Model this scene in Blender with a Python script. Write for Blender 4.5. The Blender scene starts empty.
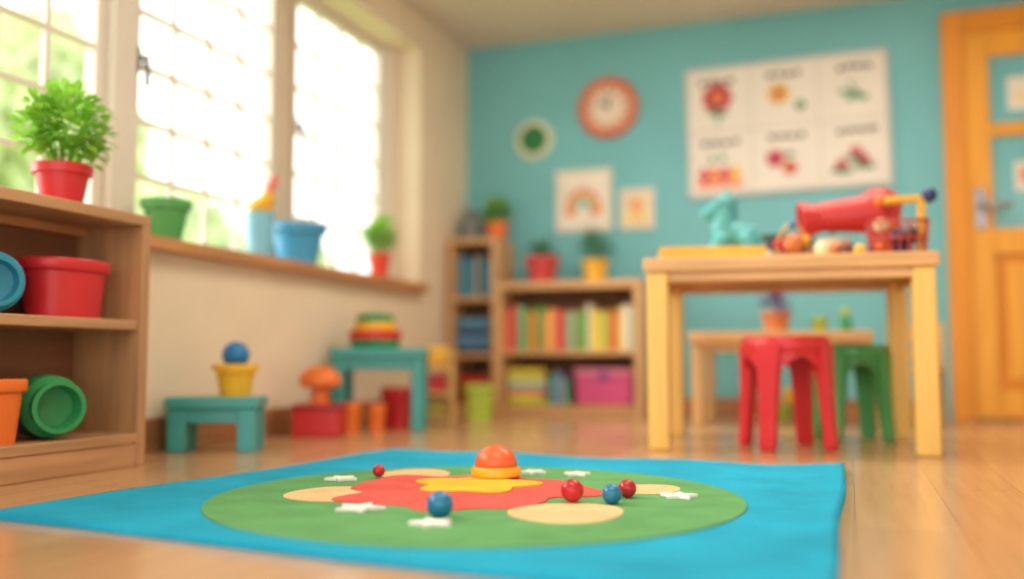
import bpy, bmesh, math, random
from mathutils import Vector, Matrix, Euler, noise
random.seed(7)
S=bpy.context.scene
COL=S.collection
def lin(c):
    return tuple(((v/255)/12.92 if v/255<=0.04045 else ((v/255+0.055)/1.055)**2.4) for v in c)
MC={}
def mat(name,c,rough=0.45,var=0.06,scale=6,kind='plain',metal=0,bump=0.0,spec=0.5,sub=0):
    if name in MC: return MC[name]
    m=bpy.data.materials.new(name); m.use_nodes=True
    nt=m.node_tree; N=nt.nodes; L=nt.links
    b=N['Principled BSDF']
    b.inputs['Roughness'].default_value=rough; b.inputs['Metallic'].default_value=metal
    b.inputs['Specular IOR Level'].default_value=spec
    c=lin(c)
    tc=N.new('ShaderNodeTexCoord'); mp=N.new('ShaderNodeMapping'); L.new(tc.outputs['Object'],mp.inputs['Vector'])
    nz=N.new('ShaderNodeTexNoise'); nz.inputs['Scale'].default_value=scale; nz.inputs['Detail'].default_value=4
    L.new(mp.outputs['Vector'],nz.inputs['Vector'])
    if kind=='woodx': mp.inputs['Scale'].default_value=(0.7,9,9)
    if kind=='woody': mp.inputs['Scale'].default_value=(9,0.7,9)
    if kind=='woodz': mp.inputs['Scale'].default_value=(9,9,0.7)
    r=N.new('ShaderNodeValToRGB'); e=r.color_ramp.elements
    e[0].position=0.3; e[1].position=0.7
    e[0].color=tuple(max(0,v*(1-var*1.6)) for v in c)+(1,)
    e[1].color=tuple(min(1,v*(1+var)) for v in c)+(1,)
    L.new(nz.outputs['Fac'],r.inputs['Fac']); L.new(r.outputs['Color'],b.inputs['Base Color'])
    if bump:
        bp=N.new('ShaderNodeBump'); bp.inputs['Strength'].default_value=bump; bp.inputs['Distance'].default_value=0.003
        n2=N.new('ShaderNodeTexNoise'); n2.inputs['Scale'].default_value=scale*12; n2.inputs['Detail'].default_value=3
        L.new(tc.outputs['Object'],n2.inputs['Vector']); L.new(n2.outputs['Fac'],bp.inputs['Height']); L.new(bp.outputs['Normal'],b.inputs['Normal'])
    MC[name]=m; return m
def wood(axis,c=(206,158,104),nm='wood'):
    return mat('%s_%s'%(nm,axis),c,0.42,0.16,3,'wood'+axis)
P=lambda nm,c,r=0.35:mat('plastic_'+nm,c,r,0.05,5)
RED=P('red',(206,42,50)); TEAL=P('teal',(66,164,164)); YEL=P('yellow',(240,186,52)); ORG=P('orange',(236,118,42))
BLUE=P('blue',(30,120,180)); GRN=P('green',(44,142,84)); LIME=P('lime',(172,196,64)); SKYB=P('sky_blue',(66,160,210))
WHITE=P('white',(235,232,222),0.6); PINK=P('pink',(220,80,130)); PURP=P('purple',(140,80,160)); DARK=P('dark',(40,36,38),0.4); NAVY=P('navy',(35,60,110))
CREAM=P('cream',(240,220,180),0.6); SOIL=mat('soil',(60,42,30),0.9,0.3,40); STEEL=mat('steel',(150,150,155),0.25,0.03,5,metal=1)
PLEAF=mat('leaf_green',(150,210,75),0.5,0.25,9); PLEAF2=mat('leaf_dark',(85,155,70),0.5,0.3,9)
for _m in (PLEAF,PLEAF2):
    _n=_m.node_tree; _t=_n.nodes.new('ShaderNodeBsdfTranslucent'); _x=_n.nodes.new('ShaderNodeMixShader'); _x.inputs[0].default_value=.45
    _c=[l.from_socket for l in _n.links if l.to_socket.name=='Base Color'][0]
    _n.links.new(_c,_t.inputs['Color']); _n.links.new(_n.nodes['Principled BSDF'].outputs[0],_x.inputs[1]); _n.links.new(_t.outputs[0],_x.inputs[2]); _n.links.new(_x.outputs[0],_n.nodes['Material Output'].inputs[0])

def finish(bm,name,m,smooth=False,bevel=0,sub=0,seg=2):
    me=bpy.data.meshes.new(name); bmesh.ops.recalc_face_normals(bm,faces=bm.faces[:]); bm.to_mesh(me); bm.free()
    ob=bpy.data.objects.new(name,me); COL.objects.link(ob)
    if m is not None:
        for mm in (m if isinstance(m,(list,tuple)) else [m]): me.materials.append(mm)
    if smooth:
        for p in me.polygons: p.use_smooth=True
    if bevel:
        b=ob.modifiers.new('bev','BEVEL'); b.width=bevel; b.segments=seg; b.limit_method='ANGLE'
    if sub:
        b=ob.modifiers.new('sub','SUBSURF'); b.levels=sub; b.render_levels=sub
    return ob
def box(name,size,c,m,bevel=0.004,rot=None):
    bm=bmesh.new(); bmesh.ops.create_cube(bm,size=1)
    for v in bm.verts: v.co=Vector((v.co.x*size[0],v.co.y*size[1],v.co.z*size[2]))
    if rot: bmesh.ops.rotate(bm,cent=(0,0,0),matrix=Euler(rot).to_matrix(),verts=bm.verts[:])
    bmesh.ops.translate(bm,vec=c,verts=bm.verts[:])
    return finish(bm,name,m,bevel=bevel)
def box2(name,a,b,m,bevel=0.004):
    return box(name,[abs(b[i]-a[i]) for i in range(3)],[(a[i]+b[i])/2 for i in range(3)],m,bevel)
def lathe(name,prof,m,loc=(0,0,0),rot=None,seg=40,smooth=True):
    bm=bmesh.new(); rings=[]
    for (r,z) in prof:
        if r<1e-5: rings.append([bm.verts.new((0,0,z))])
        else: rings.append([bm.verts.new((r*math.cos(2*math.pi*i/seg),r*math.sin(2*math.pi*i/seg),z)) for i in range(seg)])
    for a,b in zip(rings[:-1],rings[1:]):
        for i in range(seg):
            j=(i+1)%seg
            if len(a)==1 and len(b)==1: continue
            if len(a)==1: bm.faces.new((a[0],b[i],b[j]))
            elif len(b)==1: bm.faces.new((a[i],a[j],b[0]))
            else: bm.faces.new((a[i],a[j],b[j],b[i]))
    if rot: bmesh.ops.rotate(bm,cent=(0,0,0),matrix=Euler(rot).to_matrix(),verts=bm.verts[:])
    bmesh.ops.translate(bm,vec=loc,verts=bm.verts[:])
    ob=finish(bm,name,m,smooth=smooth)
    if smooth:
        e=ob.modifiers.new('es','EDGE_SPLIT'); e.split_angle=math.radians(40)
    return ob
def ball(name,r,c,m,sc=(1,1,1),rot=None):
    bm=bmesh.new(); bmesh.ops.create_uvsphere(bm,u_segments=32,v_segments=20,radius=r)
    for v in bm.verts: v.co=Vector((v.co.x*sc[0],v.co.y*sc[1],v.co.z*sc[2]))
    if rot: bmesh.ops.rotate(bm,cent=(0,0,0),matrix=Euler(rot).to_matrix(),verts=bm.verts[:])
    bmesh.ops.translate(bm,vec=c,verts=bm.verts[:])
    return finish(bm,name,m,smooth=True)
def tube(name,pts,r,m,cyc=False,res=4):
    cu=bpy.data.curves.new(name,'CURVE'); cu.dimensions='3D'; cu.bevel_depth=r; cu.bevel_resolution=res; cu.use_fill_caps=True
    sp=cu.splines.new('POLY'); sp.points.add(len(pts)-1)
    for i,p in enumerate(pts): sp.points[i].co=(*p,1)
    sp.use_cyclic_u=cyc
    tmp=bpy.data.objects.new('tmp',cu); COL.objects.link(tmp)
    dg=bpy.context.evaluated_depsgraph_get(); me=bpy.data.meshes.new_from_object(tmp.evaluated_get(dg)); bpy.data.objects.remove(tmp)
    me.name=name; ob=bpy.data.objects.new(name,me); COL.objects.link(ob); me.materials.clear(); me.materials.append(m)
    for p in me.polygons: p.use_smooth=True
    return ob
def slab(name,pts,z0,z1,m,bevel=0.0,plane='xy',smooth=False):
    bm=bmesh.new()
    f=(lambda x,y,z:(x,y,z)) if plane=='xy' else (lambda x,y,z:(x,z,y))
    lo=[bm.verts.new(f(x,y,z0)) for x,y in pts]; hi=[bm.verts.new(f(x,y,z1)) for x,y in pts]
    bm.faces.new(lo[::-1]); bm.faces.new(hi); n=len(pts)
    for i in range(n): bm.faces.new((lo[i],lo[(i+1)%n],hi[(i+1)%n],hi[i]))
    return finish(bm,name,m,bevel=bevel)
def circ(cx,cy,r,n=40,ry=None):
    ry=ry or r
    return [(cx+r*math.cos(2*math.pi*i/n),cy+ry*math.sin(2*math.pi*i/n)) for i in range(n)]
def grp(name,parts,loc=(0,0,0),rz=0,rot=None,sc=1):
    e=bpy.data.objects.new(name,None); e.empty_display_size=0.05; COL.objects.link(e)
    e.location=loc; e.rotation_euler=rot if rot else (0,0,rz); e.scale=(sc,sc,sc)
    for p in parts: p.parent=e
    return e
def place(ob,loc,rz=0,rot=None):
    ob.location=loc; ob.rotation_euler=rot if rot else (0,0,rz); return ob
def blob(name,balls,m,vox=0.008):
    bm=bmesh.new()
    for (c,r,sc) in balls:
        res=bmesh.ops.create_uvsphere(bm,u_segments=20,v_segments=14,radius=r)
        for v in res['verts']: v.co=Vector((v.co.x*sc[0]+c[0],v.co.y*sc[1]+c[1],v.co.z*sc[2]+c[2]))
    ob=finish(bm,name,m,smooth=True)
    r=ob.modifiers.new('rm','REMESH'); r.mode='VOXEL'; r.voxel_size=vox; r.use_smooth_shade=True
    s=ob.modifiers.new('sm','SMOOTH'); s.iterations=6; s.factor=0.5
    return ob
def capsule(a,b,ra,rb,n=7):
    a=Vector(a); b=Vector(b)
    return [(tuple(a.lerp(b,i/(n-1))),ra+(rb-ra)*i/(n-1),(1,1,1)) for i in range(n)]

YAW=math.radians(19.65)
# ---------------- room ----------------
WX=-2.32; BY=5.63; H=2.35; RX=2.3; FY=-1.6
CW=mat('wall_cream',(236,220,196),0.85,0.03,3,bump=0.1); BW=mat('wall_teal',(122,194,204),0.8,0.04,2,bump=0.1)
CE=mat('ceiling_paint',(226,216,204),0.9,0.02,2)
fm=bpy.data.materials.new('floor_laminate'); fm.use_nodes=True; nt=fm.node_tree; N=nt.nodes; L=nt.links; b=N['Principled BSDF']
tc=N.new('ShaderNodeTexCoord'); mp=N.new('ShaderNodeMapping'); mp.inputs['Rotation'].default_value=(0,0,math.radians(90)); L.new(tc.outputs['Object'],mp.inputs['Vector'])
br=N.new('ShaderNodeTexBrick'); br.inputs['Scale'].default_value=1; br.inputs['Brick Width'].default_value=1.3; br.inputs['Row Height'].default_value=0.19; br.inputs['Mortar Size'].default_value=0.0018; br.inputs['Mortar Smooth'].default_value=0.5
br.inputs['Color1'].default_value=(*lin((208,166,124)),1); br.inputs['Color2'].default_value=(*lin((198,156,114)),1); br.inputs['Mortar'].default_value=(*lin((164,122,84)),1)
L.new(mp.outputs['Vector'],br.inputs['Vector'])
mp2=N.new('ShaderNodeMapping'); mp2.inputs['Scale'].default_value=(12,0.9,1); L.new(tc.outputs['Object'],mp2.inputs['Vector'])
nz=N.new('ShaderNodeTexNoise'); nz.inputs['Scale'].default_value=3; nz.inputs['Detail'].default_value=6; L.new(mp2.outputs['Vector'],nz.inputs['Vector'])
mx=N.new('ShaderNodeMix'); mx.data_type='RGBA'; mx.blend_type='MULTIPLY'; mx.inputs[0].default_value=0.4
cr=N.new('ShaderNodeValToRGB'); cr.color_ramp.elements[0].position=0.3; cr.color_ramp.elements[0].color=(0.68,0.62,0.55,1); cr.color_ramp.elements[1].position=0.7; cr.color_ramp.elements[1].color=(1,1,1,1)
L.new(nz.outputs['Fac'],cr.inputs['Fac']); L.new(br.outputs['Color'],mx.inputs[6]); L.new(cr.outputs['Color'],mx.inputs[7]); L.new(mx.outputs[2],b.inputs['Base Color'])
b.inputs['Roughness'].default_value=0.19
box2('floor',(WX-0.25,FY,-0.1),(RX+0.1,BY+0.1,0),fm,0)
box2('ceiling',(WX-0.25,FY,H),(RX+0.1,BY+0.1,H+0.1),CE,0)
box2('wall_back',(WX-0.25,BY,0),(RX+0.1,BY+0.1,H),BW,0)
box2('wall_right',(RX,FY,0),(RX+0.1,BY,H),CW,0)
WS=0.75; WT=2.13; WY0=0.9; WY1=4.91
grp('wall_left',[box2('wall_below_window',(WX-0.25,FY,0),(WX,BY,WS-0.04),CW,0),box2('wall_above_window',(WX-0.25,FY,WT),(WX,BY,H),CW,0),
  box2('wall_pier_far',(WX-0.25,WY1,WS-0.04),(WX,BY,WT),CW,0),box2('wall_pier_near',(WX-0.25,FY,WS-0.04),(WX,WY0,WT),CW,0)])
SW=wood('y',(200,142,92),'sill')
box2('trim_1',(WX-0.25,WY0,WS-0.045),(WX+0.07,WY1+0.0,WS),SW,0.006).name='window_sill'
BB=wood('y',(170,118,78),'base'); BBx=wood('x',(180,120,78),'basex')
box2('baseboard_left',(WX,FY,0),(WX+0.016,BY,0.115),BB,0.004)
box2('baseboard_back',(WX+0.016,BY-0.016,0),(0.47,BY,0.10),BBx,0.004)
WF=mat('window_paint',(228,222,212),0.5,0.02,4)
WX2=-2.53
def sash(y0,y1,handle=True):
    pr=[]; z0=WS; z1=WT; f=0.05
    def bb(n,ya,yb,za,zb,t=0.05): pr.append(box2(n,(WX2-t/2,ya,za),(WX2+t/2,yb,zb),WF,0.004))
    bb('stile_1',y0,y0+f,z0,z1); bb('stile_2',y1-f,y1,z0,z1); bb('rail_1',y0+f,y1-f,z0,z0+f); bb('rail_2',y0+f,y1-f,z1-f,z1)
    for i in range(1,4):
        y=y0+f+(y1-y0-2*f)*i/4; bb('muntin_v%d'%i,y-0.011,y+0.011,z0+f,z1-f,0.022)
    for i in range(1,6):
        z=z0+f+(z1-z0-2*f)*i/6; bb('muntin_h%d'%i,y0+f,y1-f,z-0.011,z+0.011,0.024)
    if handle:
        pr.append(box('handle_plate',(0.015,0.03,0.10),(WX2+0.033,y0+0.028,1.45),STEEL))
        pr.append(tube('handle_lever',[(WX2+0.04,y0+0.028,1.45),(WX2+0.075,y0+0.028,1.45),(WX2+0.08,y0+0.03,1.34)],0.012,STEEL))
    return pr
grp('window_1',sash(3.85,4.80)); grp('window_2',sash(2.78,3.74)); grp('window_3',sash(1.76,2.66)); grp('window_4',sash(0.90,1.66))
PF=mat('window_post_taupe',(206,188,168),0.6,0.03,4)  # darker taupe than the other posts, used on one only
for i,(a,c) in enumerate([(4.80,4.91),(3.74,3.85),(2.66,2.78),(1.66,1.76)]):
    box2('trim_%d'%(i+1),(WX2-0.05,a,WS),(WX2+0.06,c,WT),PF if i==1 else WF,0.006)
def tree(name,c,r,m,seed,trunk=True):
    bm=bmesh.new(); rnd=random.Random(seed)
    for k in range(16):
        o=Vector((rnd.uniform(-1,1),rnd.uniform(-1,1),rnd.uniform(-.8,.9)))*r*0.6
        rr=r*rnd.uniform(.3,.5)
        res=bmesh.ops.create_icosphere(bm,subdivisions=4,radius=rr)
        for v in res['verts']:
            d=v.co.normalized(); n=noise.noise(d*4+o*3)*0.25+noise.noise(d*11+o)*0.18
            v.co=v.co*(1+n)+o
    fo=finish(bm,'foliage',m)
    parts=[fo]
    parts.append(lathe('trunk',[(0.09,-c[2]-.12),(0.07,-c[2]*0.5),(0.06,0),(0,0.1)],mat('bark',(110,85,60),0.9,0.3,8)))
    return grp(name,parts,c)
LG=mat('garden_leaf',(194,212,160),0.8,0.3,3,bump=0.5)
tree('garden_tree',(-6.0,5.0,1.9),1.2,LG,1); tree('garden_tree',(-7.2,8.0,1.35),1.0,LG,2); tree('garden_tree',(-7.5,10.8,1.25),0.9,LG,3)
box2('garden_lawn',(-16,-4,-0.2),(WX-0.26,18,-0.12),mat('grass',(150,185,105),0.9,0.3,3),0)

# ---------------- door ----------------
DO=mat('door_orange',(238,168,52),0.4,0.06,3,'woodz'); DO2=mat('door_orange_dark',(228,148,38),0.45,0.06,3,'woodz')
gl=mat('door_glass',(120,195,205),0.12,0.05,2)  # opaque teal: the reflections in the panes are put into the colour
def door():
    p=[]; x0=0.51; x1=1.51; y=BY
    def bb(n,xa,xb,za,zb,ya,yb,m=DO,bv=0.006): p.append(box2(n,(xa,y-yb,za),(xb,y-ya,zb),m,bv))
    bb('jamb_1',x0,x0+0.11,0,2.22,0,0.06,DO2); bb('jamb_2',x1-0.11,x1,0,2.22,0,0.06,DO2); bb('head',x0+0.11,x1-0.11,2.10,2.22,0,0.06,DO2)
    a=x0+0.11; c=x1-0.11
    bb('stile_1',a,a+0.12,0.01,2.10,0,0.045); bb('stile_2',c-0.12,c,0.01,2.10,0,0.045)
    bb('rail_top',a+0.12,c-0.12,1.96,2.10,0,0.045); bb('rail_mid',a+0.12,c-0.12,1.52,1.59,0,0.045); bb('rail_lock',a+0.12,c-0.12,0.88,1.02,0,0.045); bb('rail_bottom',a+0.12,c-0.12,0.01,0.16,0,0.045)
    bb('glass_1',a+0.12,c-0.12,1.02,1.52,0.005,0.015,gl,0); bb('glass_2',a+0.12,c-0.12,1.59,1.96,0.005,0.015,gl,0)
    bb('panel',a+0.12,c-0.12,0.16,0.88,0.0,0.02,DO2); bb('panel_raised',a+0.17,c-0.17,0.21,0.83,0.02,0.04,DO,0.015)
    bb('note_1',a+0.21,a+0.33,1.66,1.84,0.015,0.018,WHITE,0); bb('note_picture',a+0.24,a+0.30,1.70,1.76,0.018,0.02,CREAM,0)
    bb('note_2',a+0.23,a+0.34,1.22,1.38,0.015,0.018,WHITE,0); bb('note_picture_2',a+0.26,a+0.31,1.27,1.34,0.018,0.02,ORG,0)
    bb('lock_plate',a+0.03,a+0.085,1.02,1.24,0.045,0.055,STEEL)
    p.append(tube('handle',[(a+0.06,y-0.05,1.14),(a+0.06,y-0.10,1.14),(a+0.075,y-0.11,1.14),(a+0.20,y-0.11,1.135)],0.017,STEEL))
    return p
grp('door_1',door())

# ---------------- wall decor ----------------
def wd(name,shape,m,d0,d1): return slab(name,shape,-d1,-d0,m,plane='xz')
def poster():
    w,h=1.145,0.79; p=[]
    p.append(box('frame',(w,0.02,h),(0,-0.01,0),mat('poster_frame',(190,198,198),0.6),0.004))
    p.append(box('paper',(w-0.045,0.006,h-0.045),(0,-0.022,0),mat('poster_paper',(234,230,222),0.8,0.03,4),0))
    LT=mat('poster_line',(198,194,186),0.8)
    for x in (-0.19,0.19): p.append(box('rule_v',(0.006,0.002,h-0.07),(x,-0.026,0),LT,0))
    p.append(box('rule_h',(w-0.07,0.002,0.006),(0,-0.026,0.0),LT,0))
    INK=mat('poster_ink',(60,60,64),0.8)
    rr=random.Random(3)
    for cx in (-0.38,0,0.38):
        for z in (0.30,-0.07):
            x=cx-0.11+rr.uniform(0,.03)
            for k in range(4):
                w2=rr.uniform(.03,.05); p.append(box('word',(w2,0.002,0.024),(x+w2/2,-0.027,z+rr.uniform(-.006,.006)),INK,0)); x+=w2+0.014
                if x>cx+0.10: break
    def flower(cx,cz,r,cm,c2,n=7):
        for k in range(n):
            t=2*math.pi*k/n; p.append(wd('petal',circ(cx+r*0.65*math.cos(t),cz+r*0.65*math.sin(t),r*0.42,14),cm,0.025,0.028))
        p.append(wd('flower_center',circ(cx,cz,r*0.42,18),c2,0.028,0.030))
    def stem(cx,cz,h2,ang=0):
        p.append(tube('stem',[(cx,-0.026,cz),(cx+ang*h2,-0.026,cz-h2)],0.006,GRN))
        p.append(wd('leaf',circ(cx+0.03,cz-h2*0.6,0.032,14,0.014),GRN,0.025,0.028)); p.append(wd('leaf',circ(cx-0.03,cz-h2*0.5,0.032,14,0.014),GRN,0.025,0.028))
    stem(-0.38,0.19,0.15); flower(-0.38,0.20,0.085,RED,ORG)
    flower(-0.03,0.19,0.06,YEL,ORG); flower(0.09,0.11,0.03,GRN,LIME)
    stem(0.36,0.22,0.12,0.6); stem(0.40,0.16,0.06,-.8)
    for i,mm in enumerate((RED,ORG,RED,YEL)): p.append(wd('bead',circ(-0.47+i*0.062,-0.26,0.03,14,0.045),mm,0.025,0.028))
    p.append(box('bead_base',(0.27,0.002,0.03),(-0.38,-0.026,-0.32),ORG,0))
    for (x,z,r) in ((-0.42,-0.17,0.018),(-0.36,-0.16,0.018)): p.append(wd('dot',circ(x,z,r,12),GRN,0.025,0.028))
    flower(-0.06,-0.19,0.05,RED,PINK); flower(0.02,-0.25,0.04,ORG,RED); p.append(wd('leaf',circ(0.02,-0.17,0.03,14,0.015),GRN,0.025,0.028))
    for (x,z) in ((0.30,-0.26),(0.38,-0.19),(0.42,-0.24)):
        stem(x,z,0.06); flower(x,z,0.036,RED,PINK,5)
    return p
grp('wall_poster',poster(),(-0.325,BY,1.675),rot=(0,math.radians(-0.9),0))
def clock():
    p=[]; TC=mat('terracotta',(222,120,88),0.5)
    p.append(lathe('rim',[(0.0,0.0),(0.19,0.0),(0.192,0.02),(0.185,0.04),(0.165,0.045),(0.145,0.03),(0.145,0.02)],TC,rot=(math.pi/2,0,0)))
    p.append(lathe('face',[(0,0.02),(0.152,0.02)],mat('clock_face',(232,200,172),0.6),rot=(math.pi/2,0,0)))
    p.append(lathe('inner_disc',[(0,0.026),(0.092,0.026),(0.096,0.021)],mat('clock_disc',(238,224,208),0.6),rot=(math.pi/2,0,0)))
    for i in range(12):
        t=i*math.pi/6
        p.append(box('tick',(0.014,0.004,0.028),(0.121*math.sin(t),-0.024,0.121*math.cos(t)),mat('clock_ink',(190,110,85),0.6),0,rot=(0,t,0)))
    p.append(box('hour_hand',(0.014,0.004,0.06),(-0.022,-0.030,0.018),DARK,0,rot=(0,-0.9,0))); p.append(box('minute_hand',(0.011,0.004,0.085),(0.008,-0.033,0.04),DARK,0,rot=(0,0.2,0)))
    p.append(lathe('hub',[(0,0.037),(0.012,0.036),(0.012,0.024)],DARK,rot=(math.pi/2,0,0)))
    return p
grp('wall_clock',clock(),(-1.375,BY,1.875))
grp('round_wall_plaque',[lathe('disc',[(0,0.0),(0.128,0.0),(0.128,0.012),(0.122,0.016),(0,0.016)],mat('plaque_cream',(215,225,195),0.6),rot=(math.pi/2,0,0)),
  lathe('green_dot',[(0,0.024),(0.082,0.024),(0.088,0.016)],mat('plaque_green',(40,125,72),0.6),rot=(math.pi/2,0,0))],(-1.86,BY,1.715))
def rainbow():
    p=[box('frame',(0.36,0.018,0.39),(0,-0.009,0),mat('frame_white',(232,224,212),0.6),0.004),box('paper',(0.30,0.004,0.33),(0,-0.02,0),mat('drawing_paper',(244,236,222),0.8),0)]
    for i,mm in enumerate((P('soft_red',(222,95,80)),P('soft_orange',(240,155,90)),P('soft_yellow',(240,205,110)),P('soft_green',(110,180,135)),P('soft_blue',(110,180,210)))):
        r=0.115-i*0.018
        o=[( r*math.cos(t),-0.06+r*1.15*math.sin(t)) for t in [math.pi*k/20 for k in range(21)]]
        ii=[((r-.014)*math.cos(t),-0.06+(r-.014)*1.15*math.sin(t)) for t in [math.pi*k/20 for k in range(20,-1,-1)]]
        p.append(wd('arc',o+ii,mm,0.022,0.025))
    for x in (-0.08,0.08): p.append(wd('cloud',circ(x,-0.075,0.04,16,0.022),P('soft_orange',(240,155,90)),0.022,0.027))
    return p
grp('rainbow_picture',rainbow(),(-1.535,BY,1.305))
grp('small_picture',[box('frame',(0.215,0.018,0.25),(0,-0.009,0),mat('frame_white',(236,228,214),0.6),0.003),box('paper',(0.17,0.004,0.20),(0,-0.02,0),mat('drawing_paper2',(238,218,184),0.8),0),
   wd('sun',circ(0,0.02,0.035,20),P('soft_orange',(240,155,90)),0.022,0.025),wd('hill',circ(0,-0.05,0.06,20,0.025),P('soft_yellow',(240,205,110)),0.022,0.024)],(-1.20,BY,1.235))

# ---------------- plants & pots ----------------
def pot(name,rt,rb,h,m,loc=(0,0,0),rim=True):
    t=0.06*rt+0.003
    pr=[(0,0),(rb,0),(rb+(rt-rb)*.78,h*.78)]
    if rim: pr+=[(rt*1.06,h*.78),(rt*1.09,h*.98),(rt*1.06,h),(rt*.95,h),(rt*.9,h*.85),(rb*.9,t),(0,t)]
    else: pr+=[(rt,h),(rt*.94,h),(rb*.9,t),(0,t)]
    return lathe(name,pr,m,loc)
def leaves(name,n,rx,rz,z0,ll,m,seed=1,width=.45,up=0.3):
    rnd=random.Random(seed); bm=bmesh.new()
    for k in range(n):
        u=rnd.uniform(-0.75,1); t=rnd.uniform(0,6.283); q=rnd.uniform(.35,1)
        s=math.sqrt(max(0,1-u*u))
        c=Vector((rx*s*math.cos(t)*q,rx*s*math.sin(t)*q,z0+rz*u*q))
        d=Vector((s*math.cos(t),s*math.sin(t),u*.7+up))+Vector([rnd.uniform(-.6,.6) for _ in range(3)]); d.normalize()
        sd=d.cross(Vector((rnd.uniform(-.3,.3),rnd.uniform(-.3,.3),1))).normalized(); nn=sd.cross(d)
        l=ll*rnd.uniform(.7,1.2); w=l*width
        rows=[(0,.05),(.3,.8),(.6,1),(.85,.6),(1,.02)]; pv=None
        for (a,b2) in rows:
            base=c+d*l*a-nn*(a*a)*l*.25
            cur=[bm.verts.new(base-sd*w*b2/2+nn*w*.12*b2),bm.verts.new(base),bm.verts.new(base+sd*w*b2/2+nn*w*.12*b2)]
            if pv:
                bm.faces.new((pv[0],pv[1],cur[1],cur[0])); bm.faces.new((pv[1],pv[2],cur[2],cur[1]))
            pv=cur
    return finish(bm,name,m,smooth=True)
def stems(n,r,z0,z1,m,seed=2):
    rnd=random.Random(seed); out=[]
    for k in range(n):
        t=rnd.uniform(0,6.28); out.append(tube('stem_%d'%k,[(0.01*math.cos(t),0.01*math.sin(t),z0),(r*.4*math.cos(t),r*.4*math.sin(t),(z0+z1)/2),(r*math.cos(t),r*math.sin(t),z1)],0.003,m,res=2))
    return out
def plant(name,loc,rt,rb,h,pm,frx,frz,n,ll,lm,seed=1,width=.5):
    z0=h+frz*.85
    parts=[pot('pot',rt,rb,h,pm),lathe('soil',[(0,h*.86),(rt*.93,h*.86)],SOIL)]+stems(12,frx*.75,h*.85,z0+frz*.3,lm,seed)+[leaves('foliage',n,frx,frz,z0,ll,lm,seed,width)]
    return grp(name,parts,loc)
plant('potted_plant',(-2.17,2.145,0.765),0.078,0.055,0.125,RED,0.125,0.125,560,0.042,PLEAF,3,.6)
plant('potted_plant',(-2.33,4.44,WS),0.062,0.042,0.13,P('red_orange',(220,75,40)),0.085,0.10,380,0.04,PLEAF,5)
plant('potted_plant',(-1.73,5.38,0.775),0.10,0.075,0.16,P('coral',(205,70,70)),0.07,0.045,90,0.06,PLEAF2,6,.25)
plant('potted_plant',(-1.40,5.38,0.775),0.075,0.06,0.13,YEL,0.075,0.08,110,0.08,PLEAF2,8,.2)
plant('potted_plant',(-2.04,5.43,1.055),0.07,0.055,0.11,ORG,0.07,0.08,160,0.05,PLEAF,9)
grp('grey_jug',[lathe('body',[(0,0),(0.05,0),(0.065,0.05),(0.055,0.12),(0.035,0.17),(0.045,0.2),(0.04,0.2),(0.03,0.17),(0,0.16)],P('grey',(120,125,130))),
  tube('handle',[(0.045,0,0.18),(0.065,0,0.16),(0.07,0,0.08),(0.06,0,0.06)],0.008,P('grey',(120,125,130)))],(-2.215,5.43,1.055))
place(pot('green_plant_pot',0.085,0.055,0.15,P('pot_green',(86,168,94))),(-2.34,2.80,WS))
def bucket(m,rt,rb,h):
    return [pot('bucket_body',rt,rb,h,m),tube('handle',[(rt*1.08*math.cos(t),-0.02-0.25*rt*math.sin(t),h*.93-0.5*rt*math.sin(t)) for t in [math.pi*k/14 for k in range(15)]],0.004,m)]
grp('toy_bucket',bucket(SKYB,0.12,0.085,0.18),(-2.34,3.68,WS))
grp('toy_cup',[pot('cup',0.062,0.05,0.19,P('pale_blue',(130,200,228)),rim=False),
   blob('toy_figure',[((0,0,0.215),0.055,(1,1,.8)),((0.035,0,0.25),0.035,(1,1,1))],YEL),
   blob('pink_spade',capsule((0.02,0,0.25),(0.05,0.02,0.33),0.02,0.028,6),P('salmon',(240,140,130))),
   ],(-2.34,3.38,WS))

# ---------------- left cubby shelf ----------------
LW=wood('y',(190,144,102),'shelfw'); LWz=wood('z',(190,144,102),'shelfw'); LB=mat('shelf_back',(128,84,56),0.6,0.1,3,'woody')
def cubby():
    x0=WX+0.018; x1=-2.035; y0=0.95; y1=2.37; zt=0.765; t=0.034
    p=[box2('top',(x0,y0,zt-t),(x1,y1,zt),LW),box2('side_1',(x0,y1-t,0.0),(x1,y1,zt-t),LWz),box2('side_2',(x0,y0,0.0),(x1,y0+t,zt-t),LWz)]
    p.append(box2('shelf',(x0,y0+t,0.41),(x1-0.01,y1-t,0.44),LW)); p.append(box2('bottom',(x0,y0+t,0.07),(x1,y1-t,0.10),LW)); p.append(box2('plinth',(x0,y0+t,0.0),(x1-0.005,y1-t,0.07),LW))
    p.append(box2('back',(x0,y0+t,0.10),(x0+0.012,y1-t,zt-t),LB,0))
    return p
grp('storage_shelf',cubby())
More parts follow.
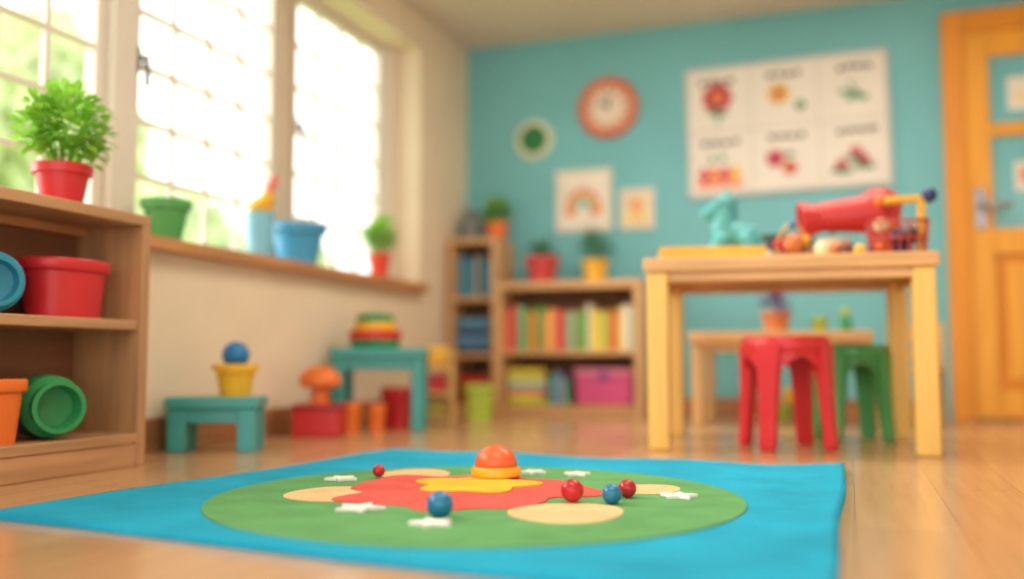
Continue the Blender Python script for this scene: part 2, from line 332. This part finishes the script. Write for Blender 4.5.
def bin_(name,w,d,h,m,loc,rz=0,e=.5):
    def ring(s,z,bm):
        vs=[]
        for k in range(40):
            t=2*math.pi*k/40; c=math.cos(t); sn=math.sin(t)
            vs.append(bm.verts.new((w/2*s*math.copysign(abs(c)**e,c),d/2*s*math.copysign(abs(sn)**e,sn),z)))
        return vs
    bm=bmesh.new(); prof=[(0.80,0),(0.90,h*.78),(0.97,h*.80),(1.0,h*.83),(1.0,h*.97),(0.98,h),(0.91,h),(0.76,0.008)]
    rs=[ring(s,z,bm) for s,z in prof]
    bm.faces.new(rs[0]); bm.faces.new(rs[-1])
    for a,b2 in zip(rs[:-1],rs[1:]):
        for i in range(40): bm.faces.new((a[i],a[(i+1)%40],b2[(i+1)%40],b2[i]))
    ob=finish(bm,name,m,smooth=True); e=ob.modifiers.new('es','EDGE_SPLIT'); e.split_angle=math.radians(50)
    return place(ob,loc,rz)
bin_('storage_tub',0.21,0.27,0.168,RED,(-2.155,2.15,0.44),0,.9)
bin_('storage_tub',0.21,0.22,0.17,ORG,(-2.155,1.86,0.10))
def lying_pot(m,r,h):
    return lathe('x',[(0,0),(r*.85,0),(r,h*.15),(r*.95,h*.7),(r*.75,h*.8),(r*.8,h),(r*.66,h),(r*.6,h*.7),(r*.35,h*.68),(0.0,h*.68)],m)
o=lying_pot(GRN,0.09,0.18); o.name='green_jar'; place(o,(-2.205,2.11,0.191),rot=(math.radians(90),0,math.radians(66)))
o=lying_pot(P('teal_blue',(36,140,168)),0.085,0.12); o.name='blue_jar'; place(o,(-2.19,1.91,0.526),rot=(math.radians(90),0,math.radians(62)))

# ---------------- small stools / tables ----------------
def bench(w,d,h,m,leg=0.05,t=0.03,gap=True):
    p=[box('top',(w,d,t),(0,0,h-t/2),m,0.008)]
    for sx in (-1,1):
        for sy in (-1,1):
            p.append(box('leg',(leg,leg,h-t),(sx*(w/2-leg/2-0.008),sy*(d/2-leg/2-0.008),(h-t)/2),m,0.006))
    for sy in (-1,1): p.append(box('apron',(w-0.03,0.02,t*1.3),(0,sy*(d/2-0.03),h-t*1.6),m,0.004))
    return p
grp('step_stool',bench(0.32,0.20,0.19,TEAL,0.065,0.04),(-2.135,2.85,0),YAW+.08)
grp('yellow_toy_pot',[pot('pot',0.075,0.05,0.115,YEL),lathe('inner',[(0,0.1),(0.07,0.1)],YEL)],(-2.08,2.875,0.19))
ball('blue_ball',0.048,(-2.08,2.875,0.19+0.1+0.048),BLUE)
grp('toy_mushroom_box',[box('box',(0.20,0.17,0.135),(0,0,0.0675),RED,0.01),box('box_band',(0.206,0.176,0.03),(0,0,0.12),P('dark_red',(170,30,38)),0.006),
   lathe('stem',[(0.04,0.135),(0.034,0.2),(0.032,0.22)],ORG),lathe('cap',[(0,0.205),(0.075,0.205),(0.09,0.22),(0.085,0.255),(0.055,0.285),(0,0.298)],ORG)],(-2.12,3.52,0),YAW)
grp('orange_toy_tub',[pot('body',0.05,0.045,0.13,ORG,rim=True)],(-2.10,3.735,0))
grp('play_table',bench(0.43,0.28,0.375,TEAL,0.055,0.045),(-2.065,3.97,0),YAW)
grp('stacking_toy',[lathe('tier_1',[(0,0),(0.11,0),(0.118,0.02),(0.11,0.04),(0,0.04)],GRN),lathe('tier_2',[(0,0.04),(0.12,0.04),(0.125,0.06),(0.12,0.08),(0,0.08)],RED),
   lathe('tier_3',[(0,0.08),(0.10,0.08),(0.105,0.1),(0.10,0.12),(0,0.12)],YEL),lathe('tier_4',[(0,0.12),(0.09,0.12),(0.085,0.155),(0.03,0.165),(0,0.165)],GRN)],(-2.10,3.97,0.375))
bin_('storage_tub',0.13,0.13,0.19,RED,(-2.02,4.04,0))
place(pot('orange_toy_cup',0.04,0.035,0.12,ORG),(-2.02,3.84,0))
def rack():
    p=[]; w=.17
    for z in (0.02,0.15,0.28): p.append(box('shelf',(w,0.16,0.016),(0,0,z),wood('x',(225,185,120),'rack'),0.003))
    for sx in (-1,1): p.append(box('side',(0.014,0.16,0.38),(sx*w/2,0,0.19),wood('z',(225,185,120),'rack'),0.003))
    p.append(box('item_red',(0.1,0.1,0.09),(0,0,0.205),RED,0.01)); p.append(box('item_yellow',(0.12,0.1,0.1),(0,0,0.34),YEL,0.012)); p.append(box('item_green',(0.11,0.1,0.09),(0,0,0.075),P('olive',(170,160,60)),0.01))
    return p
grp('toy_rack',rack(),(-2.02,4.50,0),YAW)
bin_('storage_tub',0.17,0.15,0.19,LIME,(-1.88,4.74,0),YAW)

# ---------------- bookcases ----------------
BWD=wood('x',(214,168,116),'bookcase'); BWZ=wood('z',(214,168,116),'bookcase')
def bookcase(w,d,zt,levels,t=0.035):
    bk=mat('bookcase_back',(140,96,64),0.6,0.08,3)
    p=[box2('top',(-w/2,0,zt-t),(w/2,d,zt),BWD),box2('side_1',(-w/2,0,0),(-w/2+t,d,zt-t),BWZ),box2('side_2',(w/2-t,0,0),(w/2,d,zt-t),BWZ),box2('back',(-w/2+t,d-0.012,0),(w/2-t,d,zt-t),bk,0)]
    for i,z in enumerate(levels): p.append(box2('shelf_%d'%i,(-w/2+t,0.006,z-0.028),(w/2-t,d-0.012,z),BWD))
    p.append(box2('plinth',(-w/2+t,0.01,0),(w/2-t,0.03,levels[0]-0.028),BWD))
    return p
BX=-1.53
grp('low_bookcase',bookcase(0.88,0.36,0.775,[0.06,0.375],0.045),(BX,5.20,0))
grp('tall_bookcase',bookcase(0.32,0.34,1.055,[0.06,0.36,0.70]),(-2.136,5.255,0))
def books(name,x0,x1,y,z,hmin,hmax,cols,seed,wmin=.015,wmax=.035,d=.18):
    rnd=random.Random(seed); bm=bmesh.new(); x=x0; last=-1
    while x<x1-wmin:
        w=min(rnd.uniform(wmin,wmax),x1-x); h=rnd.uniform(hmin,hmax); dd=d*rnd.uniform(.85,1)
        res=bmesh.ops.create_cube(bm,size=1); mi=rnd.randrange(len(cols))
        if mi==last: mi=(mi+2)%len(cols)
        last=mi
        for v in res['verts']: v.co=Vector((x+w/2+v.co.x*(w-.002),y-dd/2+v.co.y*dd,z+h/2+v.co.z*h))
        for f in {f for v in res['verts'] for f in v.link_faces}: f.material_index=mi
        x+=w
    return finish(bm,name,cols,bevel=0.0015)
PB=lambda n,c:P('book_'+n,c,0.5)
c1=[PB('green',(100,175,85)),PB('red',(216,75,65)),PB('orange',(240,145,60)),PB('yellow',(242,210,80)),PB('mint',(130,205,165)),PB('lime2',(180,205,90)),PB('ivory',(238,232,212)),PB('coral',(232,120,95))]
books('picture_books',BX-.395,BX+.393,5.44,0.375,0.20,0.275,c1,11,.022,.055)
books('picture_books',BX-.13,BX-.02,5.45,0.06,0.15,0.2,[PB('mint',(1,1,1)),PB('purple',(150,110,180)),PB('sky',(90,150,190))],9)
def hstack(name,x0,x1,y,z,n,cols,seed,th=.03,d=.2):
    rnd=random.Random(seed); bm=bmesh.new()
    for k in range(n):
        w=(x1-x0)*rnd.uniform(.85,1); res=bmesh.ops.create_cube(bm,size=1); cx=(x0+x1)/2+rnd.uniform(-.01,.01)
        for v in res['verts']: v.co=Vector((cx+v.co.x*w,y+v.co.y*d,z+th*(k+.5)+v.co.z*(th-.002)))
        for f in {f for v in res['verts'] for f in v.link_faces}: f.material_index=k%len(cols)
    return finish(bm,name,cols,bevel=0.003)
hstack('board_game_stack',BX-.38,BX-.14,5.36,0.06,7,[PB('lime',(190,205,60)),PB('yellow',(240,205,80)),PB('pink',(225,110,130)),PB('mint',(140,205,170)),PB('cream',(238,215,170))],2)
grp('pink_storage_box',[box('body',(0.33,0.22,0.17),(0,0,0.085),P('magenta',(215,85,140)),0.012),box('lid',(0.345,0.235,0.04),(0,0,0.19),P('rose',(235,140,170)),0.012),box('clasp',(0.05,0.012,0.05),(0,-0.118,0.17),PURP,0.004)],(BX+.20,5.38,0.06))
books('picture_books',-2.255,-2.02,5.50,0.70,0.2,0.27,[PB('navy',(50,80,130)),PB('sky',(90,150,190)),PB('cream',(238,215,170)),PB('teal2',(50,130,140))],12)
hstack('folded_blankets',-2.255,-2.02,5.40,0.36,6,[NAVY,P('steelblue',(80,130,170)),PB('sky',(90,150,190))],3,.035)
bin_('storage_tub',0.22,0.2,0.16,RED,(-2.136,5.38,0.06))

# ---------------- big table ----------------
TY=mat('leg_yellow',(242,200,106),0.4,0.05,3,'woodz'); TT=wood('x',(230,178,118),'tabletop')
def table(w,d,h,leg,t,ap,mt,ml):
    p=[box('top',(w,d,t),(0,0,h-t/2),mt,0.008)]
    ins=0.012
    for sx in (-1,1):
        for sy in (-1,1):
            p.append(box('leg',(leg,leg,h-t),(sx*(w/2-leg/2-ins),sy*(d/2-leg/2-ins),(h-t)/2),ml,0.008))
    for sy in (-1,1): p.append(box('apron_long',(w-2*leg-2*ins,0.022,ap),(0,sy*(d/2-ins-0.02),h-t-ap/2),mt,0.003))
    for sx in (-1,1): p.append(box('apron_short',(0.022,d-2*leg-2*ins,ap),(sx*(w/2-ins-0.02),0,h-t-ap/2),mt,0.003))
    return p
TH=0.685
grp('play_table_wood',table(0.99,0.74,TH,0.075,0.05,0.035,TT,TY),(-0.235,3.76,0),math.radians(5))
grp('small_wood_table',table(0.84,0.5,0.455,0.05,0.055,0.04,wood('x',(218,168,112),'tab2'),wood('z',(224,180,120),'tab2')),(-0.32,4.86,0),0)
def stool(m,h=0.385,r=0.165):
    p=[lathe('seat',[(0,h-0.012),(r*0.6,h-0.012),(r*0.85,h-0.002),(r*.95,h),(r,h-0.012),(r*1.0,h-0.05),(r*0.96,h-0.06),(r*.9,h-0.04),(0,h-0.04)],m)]
    for k in range(4):
        t=math.pi/4+k*math.pi/2
        bm=bmesh.new(); rings=[]
        for (z,rr,w) in ((h-0.03,r*.86,.048),(h*.6,r*.93,.036),(h*.25,r*1.0,.031),(0.02,r*1.05,.030),(0,r*1.05,.027)):
            c=Vector((rr*math.cos(t),rr*math.sin(t),z)); tg=Vector((-math.sin(t),math.cos(t),0)); rd=Vector((math.cos(t),math.sin(t),0))
            rings.append([bm.verts.new(c+tg*w*a+rd*w*.62*b2) for a,b2 in ((1,1),(-1,1),(-1,-1),(1,-1))])
        bm.faces.new(rings[0]); bm.faces.new(rings[-1])
        for a,b2 in zip(rings[:-1],rings[1:]):
            for i in range(4): bm.faces.new((a[i],a[(i+1)%4],b2[(i+1)%4],b2[i]))
        p.append(finish(bm,'leg_%d'%(k+1),m,bevel=0.008,seg=3))
    for k in range(4):
        t0=math.pi/4+k*math.pi/2; bm=bmesh.new(); vs=[]
        for j in range(9):
            t=t0+math.pi/2*j/8; rr=r*.95; dz=0.05+0.07*abs(math.cos(math.pi*j/8))**2
            vs.append([bm.verts.new(((rr+o)*math.cos(t),(rr+o)*math.sin(t),z)) for o,z in ((0,h-0.03),(0,h-dz-.02),(-.014,h-dz-.02),(-.014,h-0.03))])
        for a,b2 in zip(vs[:-1],vs[1:]):
            for i in range(4): bm.faces.new((a[i],a[(i+1)%4],b2[(i+1)%4],b2[i]))
        bm.faces.new(vs[0]); bm.faces.new(vs[-1][::-1])
        p.append(finish(bm,'apron_%d'%(k+1),m))
    return p
grp('toddler_stool',stool(P('stool_red',(214,44,54)),0.405,0.157),(-0.225,3.62,0),math.radians(25))
grp('toddler_stool',stool(P('stool_green',(70,160,90)),0.38,0.14),(0.00,4.10,0),math.radians(20))
WCH=wood('z',(222,180,120),'chair')
grp('childs_chair',[box('seat',(0.27,0.26,0.025),(0,0,0.27),WCH),box('leg_1',(0.03,0.03,0.258),(-.115,-.11,.129),WCH),box('leg_2',(0.03,0.03,0.258),(.115,-.11,.129),WCH),
  box('leg_3',(0.03,0.03,0.5),(-.115,.115,.25),WCH),box('leg_4',(0.03,0.03,0.5),(.115,.115,.25),WCH),box('back_rail',(0.2,0.02,0.07),(0,.115,.45),WCH),box('back_rail_2',(0.2,0.02,0.04),(0,.115,.35),WCH)],(0.27,4.95,0),math.radians(-15))
plant('potted_plant',(-0.34,4.80,0.455),0.07,0.055,0.10,P('brown_pot',(210,130,80)),0.05,0.045,60,0.05,PURP,15)
grp('toy_peg_doll',[lathe('body',[(0,0),(0.03,0),(0.026,0.06),(0.012,0.08)],GRN),ball('head',0.022,(0,0,0.095),LIME)],(-0.02,4.82,0.455))
place(pot('lime_cup',0.04,0.03,0.07,LIME),(-0.14,4.84,0.455))
grp('toy_blocks',[box('block_1',(0.09,0.09,0.09),(0,0,0.045),LIME,0.006),box('block_2',(0.09,0.09,0.09),(0.11,0.02,0.045),ORG,0.006),box('block_3',(0.08,0.08,0.08),(0.05,0.01,0.13),YEL,0.006)],(-0.36,5.35,0))

# ---------------- toys on the big table ----------------
grp('yellow_book',[box('cover_bottom',(0.38,0.20,0.006),(0,0,0.003),YEL,0.002),box('pages',(0.37,0.19,0.034),(0.002,0.004,0.023),CREAM,0.002),box('cover_top',(0.38,0.20,0.006),(0,0,0.043),YEL,0.002),box('spine',(0.38,0.006,0.046),(0,-0.1,0.023),YEL,0.002)],(-0.485,3.56,TH),math.radians(14))
TQ=P('turquoise',(90,184,190))
def rocking_horse():
    b=[((0.03,0,.15),.060,(1.35,.8,.85))]+capsule((-.02,0,.17),(-.01,0,.265),.05,.036)+capsule((-.005,0,.285),(-.085,0,.235),.040,.028)+[((.0,0,.29),.036,(1.2,.8,1))]
    for sy in (-1,1): b+=capsule((-.03,.035*sy,.12),(-.08,.045*sy,.04),.034,.026)+capsule((.07,.035*sy,.12),(.115,.045*sy,.04),.036,.026)
    b+=capsule((.10,0,.16),(.15,0,.09),.028,.022)
    p=[blob('body',b,TQ,.006)]
    for sy in (-1,1):
        o=[(.175*math.sin(t),.18-.178*math.cos(t)*1.0) for t in [math.radians(-52+104*k/20) for k in range(21)]]
        i=[(.150*math.sin(t),.18-.148*math.cos(t)) for t in [math.radians(52-104*k/20) for k in range(21)]]
        p.append(slab('rocker',[(x+.015,z) for x,z in o+i],.045*sy-.014,.045*sy+.014,TQ,.004,'xz'))
    p.append(slab('mane',[(.005,.33),(.045,.30),(.05,.24),(.045,.19),(.02,.19),(.0,.30)],-.012,.012,P('mane',(60,150,165)),.004,'xz'))
    for sy in (-1,1): p.append(ball('ear',.014,(.0,.022*sy,.325),TQ,(.7,.6,1.5))); p.append(ball('eye',.007,(-.035,.034*sy,.275),DARK))
    return p
grp('toy_rocking_horse',rocking_horse(),(-0.455,3.83,TH),math.radians(15),sc=.92)
RT=P('toy_red',(208,56,58)); RT2=P('dark_red',(170,30,38))
def mixer():
    head=capsule((-.09,0,.165),(.10,0,.175),.052,.072,9)+[((.10,0,.20),.070,(1.1,.95,.9))]
    col=capsule((.11,0,.17),(.12,0,.03),.05,.048)
    p=[blob('head_and_column',head+col,RT,.006)]
    p.append(lathe('nose_flare',[(0,0),(.045,0),(.050,.03),(.066,.075),(.068,.088),(.060,.09),(.044,.04),(0,.035)],RT,loc=(-.08,0,.162),rot=(0,math.radians(-97),0)))
    p.append(slab('base',circ(.03,0,.15,40,.075),0,.024,RT,.006))
    p.append(tube('beater_rod',[(-.06,0,.13),(-.06,0,.10)],.010,STEEL)); p.append(lathe('bowl',[(0,.026),(.035,.026),(.055,.06),(.058,.085),(.053,.085),(.05,.06),(0,.034)],mat('bowl_cream',(235,220,190),.3),loc=(-.055,0,0)))
    p.append(lathe('dial',[(0,.02),(.022,.02),(.024,0)],RT2,loc=(.11,-.068,.19),rot=(math.pi/2,0,0)))
    return p
grp('toy_stand_mixer',mixer(),(0.01,3.82,TH),math.radians(12),sc=1.1)
def arc(c,r,a0,a1,n=20,ax='xz',sy=1):
    return [(c[0]+r*math.cos(a0+(a1-a0)*k/n),c[1],c[2]+r*sy*math.sin(a0+(a1-a0)*k/n)) for k in range(n+1)]
GOLD=mat('brass_wire',(215,165,80),0.3,0.03,5,metal=.6)
grp('bead_maze',[box('base',(0.13,0.10,0.02),(0,0,.01),wood('x',(205,150,90),'maze'),.005),ball('wood_ball',.038,(0,-.01,.058),P('woodball',(205,120,70))),
  tube('wire_1',arc((0,0,.02),.058,0,math.pi,sy=1.9),.006,GOLD),tube('wire_2',[(p[0]*.7,p[0]*.5+.01,p[2]) for p in arc((0,0,.02),.055,0,math.pi,sy=1.4)],.005,RED),
  ball('bead_1',.017,(-.053,0,.06),RED),ball('bead_2',.017,(.048,0,.075),YEL),ball('bead_3',.015,(0,0,.13),BLUE)],(-0.19,3.60,TH),math.radians(15))
def basket():
    p=[]; w,d,h=.19,.15,.12; WR=P('basket_red',(180,62,58))
    for z in (0.006,.06,h): 
        s=.88+.12*z/h; p.append(tube('ring',[(-w/2*s,-d/2*s,z),(w/2*s,-d/2*s,z),(w/2*s,d/2*s,z),(-w/2*s,d/2*s,z)],.005,WR,True,2))
    for i in range(7):
        x=-w/2+w*i/6
        for y in (-1,1): p.append(tube('wire',[(x*.88,y*d/2*.88,.005),(x,y*d/2,h)],.0032,WR,res=2))
    for i in range(1,5):
        y=-d/2+d*i/5
        for x in (-1,1): p.append(tube('wire',[(x*w/2*.88,y*.88,.005),(x*w/2,y,h)],.0032,WR,res=2))
    p.append(box('base',(w*.86,d*.86,.006),(0,0,.004),WR,0))
    rnd=random.Random(5)
    for i in range(10): p.append(ball('toy_ball',.026,(rnd.uniform(-.055,.055),rnd.uniform(-.04,.04),.034+.038*(i//4)),[NAVY,RED,CREAM,ORG,GRN,DARK][i%6]))
    p.append(tube('yellow_handle',[(w/2-.02,0,.02),(w/2-.01,0,.19),(w/2-.02,0,.205),(-.05,0,.20)],.015,YEL)); p.append(ball('knob',.027,(w/2+.016,0,.215),NAVY)); p.append(ball('knob_2',.02,(-.055,0,.20),ORG))
    return p
grp('toy_basket',basket(),(0.165,3.60,TH),math.radians(5))
for i,(x,y,r,m) in enumerate([(-0.085,3.545,.030,CREAM),(-0.015,3.55,.026,P('brownball',(120,70,50))),(0.04,3.54,.022,YEL),(-.085,3.62,.024,GRN),(-.03,3.63,.030,ORG),(0.03,3.61,.028,NAVY),(-.285,3.64,.022,WHITE)]):
    ball('toy_ball',r,(x,y,TH+r),m)
grp('toy_tablet',[box('body',(0.26,0.018,0.15),(0,0,0.077),DARK,.008),box('screen',(0.23,0.003,0.12),(0,-0.0105,0.077),P('screen',(70,45,40),.2),0),box('stand',(0.10,0.07,0.012),(0,0.02,0.006),DARK,.004)],(-0.26,4.02,TH),math.radians(8))

# ---------------- play mat ----------------
mm=mat('mat_blue_fabric',(36,166,204),0.9,0.10,5,bump=0.8,spec=.15)
def playmat():
    A=Vector((-1.67,1.47)); B=Vector((-0.03,1.26)); C=Vector((-0.02,2.93)); D=Vector((-1.50,3.0))
    n=90; bm=bmesh.new(); g=[]
    for j in range(n+1):
        row=[]
        for i in range(n+1):
            u=i/n; v=j/n; p=A.lerp(B,u).lerp(D.lerp(C,u),v)
            e=min(u,1-u,v,1-v)*1.65
            z=0.008
            z+= 0.004*math.exp(-((e-.012)/.010)**2) - 0.002*math.exp(-((e-.032)/.006)**2)
            fall=math.exp(-e/.10); z+=0.006*fall*(.5+.5*math.sin(u*17+v*9))
            cr_=math.exp(-((1-u)**2+(1-v)**2)/.006); z+=.008*cr_
            row.append(bm.verts.new((p.x+0.004*math.sin(v*11),p.y+.005*math.sin(u*9),z)))
        g.append(row)
    for j in range(n):
        for i in range(n): bm.faces.new((g[j][i],g[j][i+1],g[j+1][i+1],g[j+1][i]))
    per=[g[0][i] for i in range(n+1)]+[g[j][n] for j in range(1,n+1)]+[g[n][i] for i in range(n-1,-1,-1)]+[g[j][0] for j in range(n-1,0,-1)]
    lo=[bm.verts.new((v.co.x,v.co.y,0.0005)) for v in per]
    for k in range(len(per)): bm.faces.new((per[k],per[(k+1)%len(per)],lo[(k+1)%len(per)],lo[k]))
    return finish(bm,'play_mat',mm,smooth=True)
fe=lambda n,c:mat('felt_'+n,c,0.95,0.09,9,bump=0.8,spec=.1)
pm=playmat(); pm.name='mat_base'
Z=0.0085
def wob(cx,cy,rx,ry,lob,amp,n=120,ph=0,rot=0):
    o=[]
    for k in range(n):
        t=2*math.pi*k/n; s=1+sum(a*math.sin(l*t+ph*l) for l,a in zip(lob,amp)); x=rx*s*math.cos(t); y=ry*s*math.sin(t)
        o.append((cx+x*math.cos(rot)-y*math.sin(rot),cy+x*math.sin(rot)+y*math.cos(rot)))
    return o
def star(cx,cy,r,a):
    return [(cx+(r if k%2==0 else r*.46)*math.cos(a+k*math.pi/5),cy+(r if k%2==0 else r*.46)*math.sin(a+k*math.pi/5)) for k in range(10)]
parts=[pm,slab('green_circle',circ(-.81,2.032,.598,96),Z-.002,Z+.003,fe('green',(104,164,106)),.001),
 slab('red_patch',wob(-.87,2.10,.29,.29,(3,5,8,13),(.06,.07,.07,.03),240,.4,YAW),Z+.002,Z+.006,fe('red',(222,98,90)),.001),
 slab('yellow_patch',wob(-.875,2.18,.14,.135,(5,3),(.17,.05),120,.2,YAW),Z+.005,Z+.010,fe('yellow',(244,186,64)),.001)]
pe=fe('peach',(242,196,148))
for (x,y,r) in ((-1.13,1.945,.115),(-1.12,2.36,.10),(-.55,1.87,.12),(-.465,2.27,.08)): parts.append(slab('peach_patch',wob(x,y,r,r,(2,3),(.05,.04),60,x),Z+.001,Z+.0045,pe,.001))
ws=fe('white',(238,238,232))
for i,(x,y,r) in enumerate(((-.961,1.757,.055),(-.745,1.641,.045),(-.371,2.153,.045),(-.82,2.47,.038),(-.697,2.47,.038),(-1.24,2.17,.045),(-.93,2.48,.036))): parts.append(slab('white_star',star(x,y,r,i*.7+.3),Z+.003,Z+.012,ws,.002))
grp('play_mat',parts)
zb=Z+.010
grp('dome_toy',[lathe('ring_base',[(0,0),(.060,0),(.064,.004),(.065,.018),(.060,.026),(0,.027)],P('ring_yellow',(246,178,40))),
  lathe('dome',[(.054,.025),(.0555,.032)]+[(.0555*math.cos(t),.032+.048*math.sin(t)) for t in [math.pi/2*k/14 for k in range(1,15)]],P('dome_orange',(226,104,56),.35))],(-.876,2.33,zb))
RB=P('ball_red',(190,34,46),.25); BB2=P('ball_blue',(32,120,165),.25)
for (x,y,r,m,n,z) in ((-1.17,2.24,.0165,RB,'red_bead',Z+.006),(-.765,1.722,.0265,BB2,'blue_bead',Z+.003),(-.575,1.998,.025,RB,'red_bead',Z+.0045),(-.49,2.01,.0215,BB2,'blue_bead',Z+.003),(-.48,2.115,.0205,RB,'red_bead',Z+.003)):
    ball(n,r,(x,y,z+r),m)

# ---------------- lights ----------------
w=bpy.data.worlds.new('sky'); S.world=w; w.use_nodes=True; bg=w.node_tree.nodes['Background']; bg.inputs[0].default_value=(1.0,0.98,0.93,1); bg.inputs[1].default_value=2.5
sun=bpy.data.lights.new('sun','SUN'); sun.energy=7; sun.angle=.8; sun.color=(1,.93,.80); so=bpy.data.objects.new('sun',sun); COL.objects.link(so); so.rotation_euler=Vector((1,.22,-.5)).to_track_quat('-Z','Y').to_euler()
def area(n,loc,size,e,col,rot=(0,0,0)):
    l=bpy.data.lights.new(n,'AREA'); l.shape='RECTANGLE'; l.size=size[0]; l.size_y=size[1]; l.energy=e; l.color=col; o=bpy.data.objects.new(n,l); COL.objects.link(o); o.location=loc; o.rotation_euler=rot
area('fill_light',(-.4,1.6,2.33),(1.6,.8),24,(1,.91,.78)); area('fill_light',(-.2,3.9,2.33),(1.6,.6),36,(1,.91,.78))  # added fill lamps under the ceiling, without fixtures, to brighten the room
# ---------------- camera ----------------
cam=bpy.data.cameras.new('camera'); co=bpy.data.objects.new('camera',cam); COL.objects.link(co)
co.location=(0,0,.32); co.rotation_euler=(math.radians(94.26),0,YAW); cam.lens=33.26; cam.sensor_width=36
cam.dof.use_dof=True; cam.dof.focus_distance=2.25; cam.dof.aperture_fstop=0.62; cam.clip_start=.05
S.camera=co
S.view_settings.view_transform='Standard'
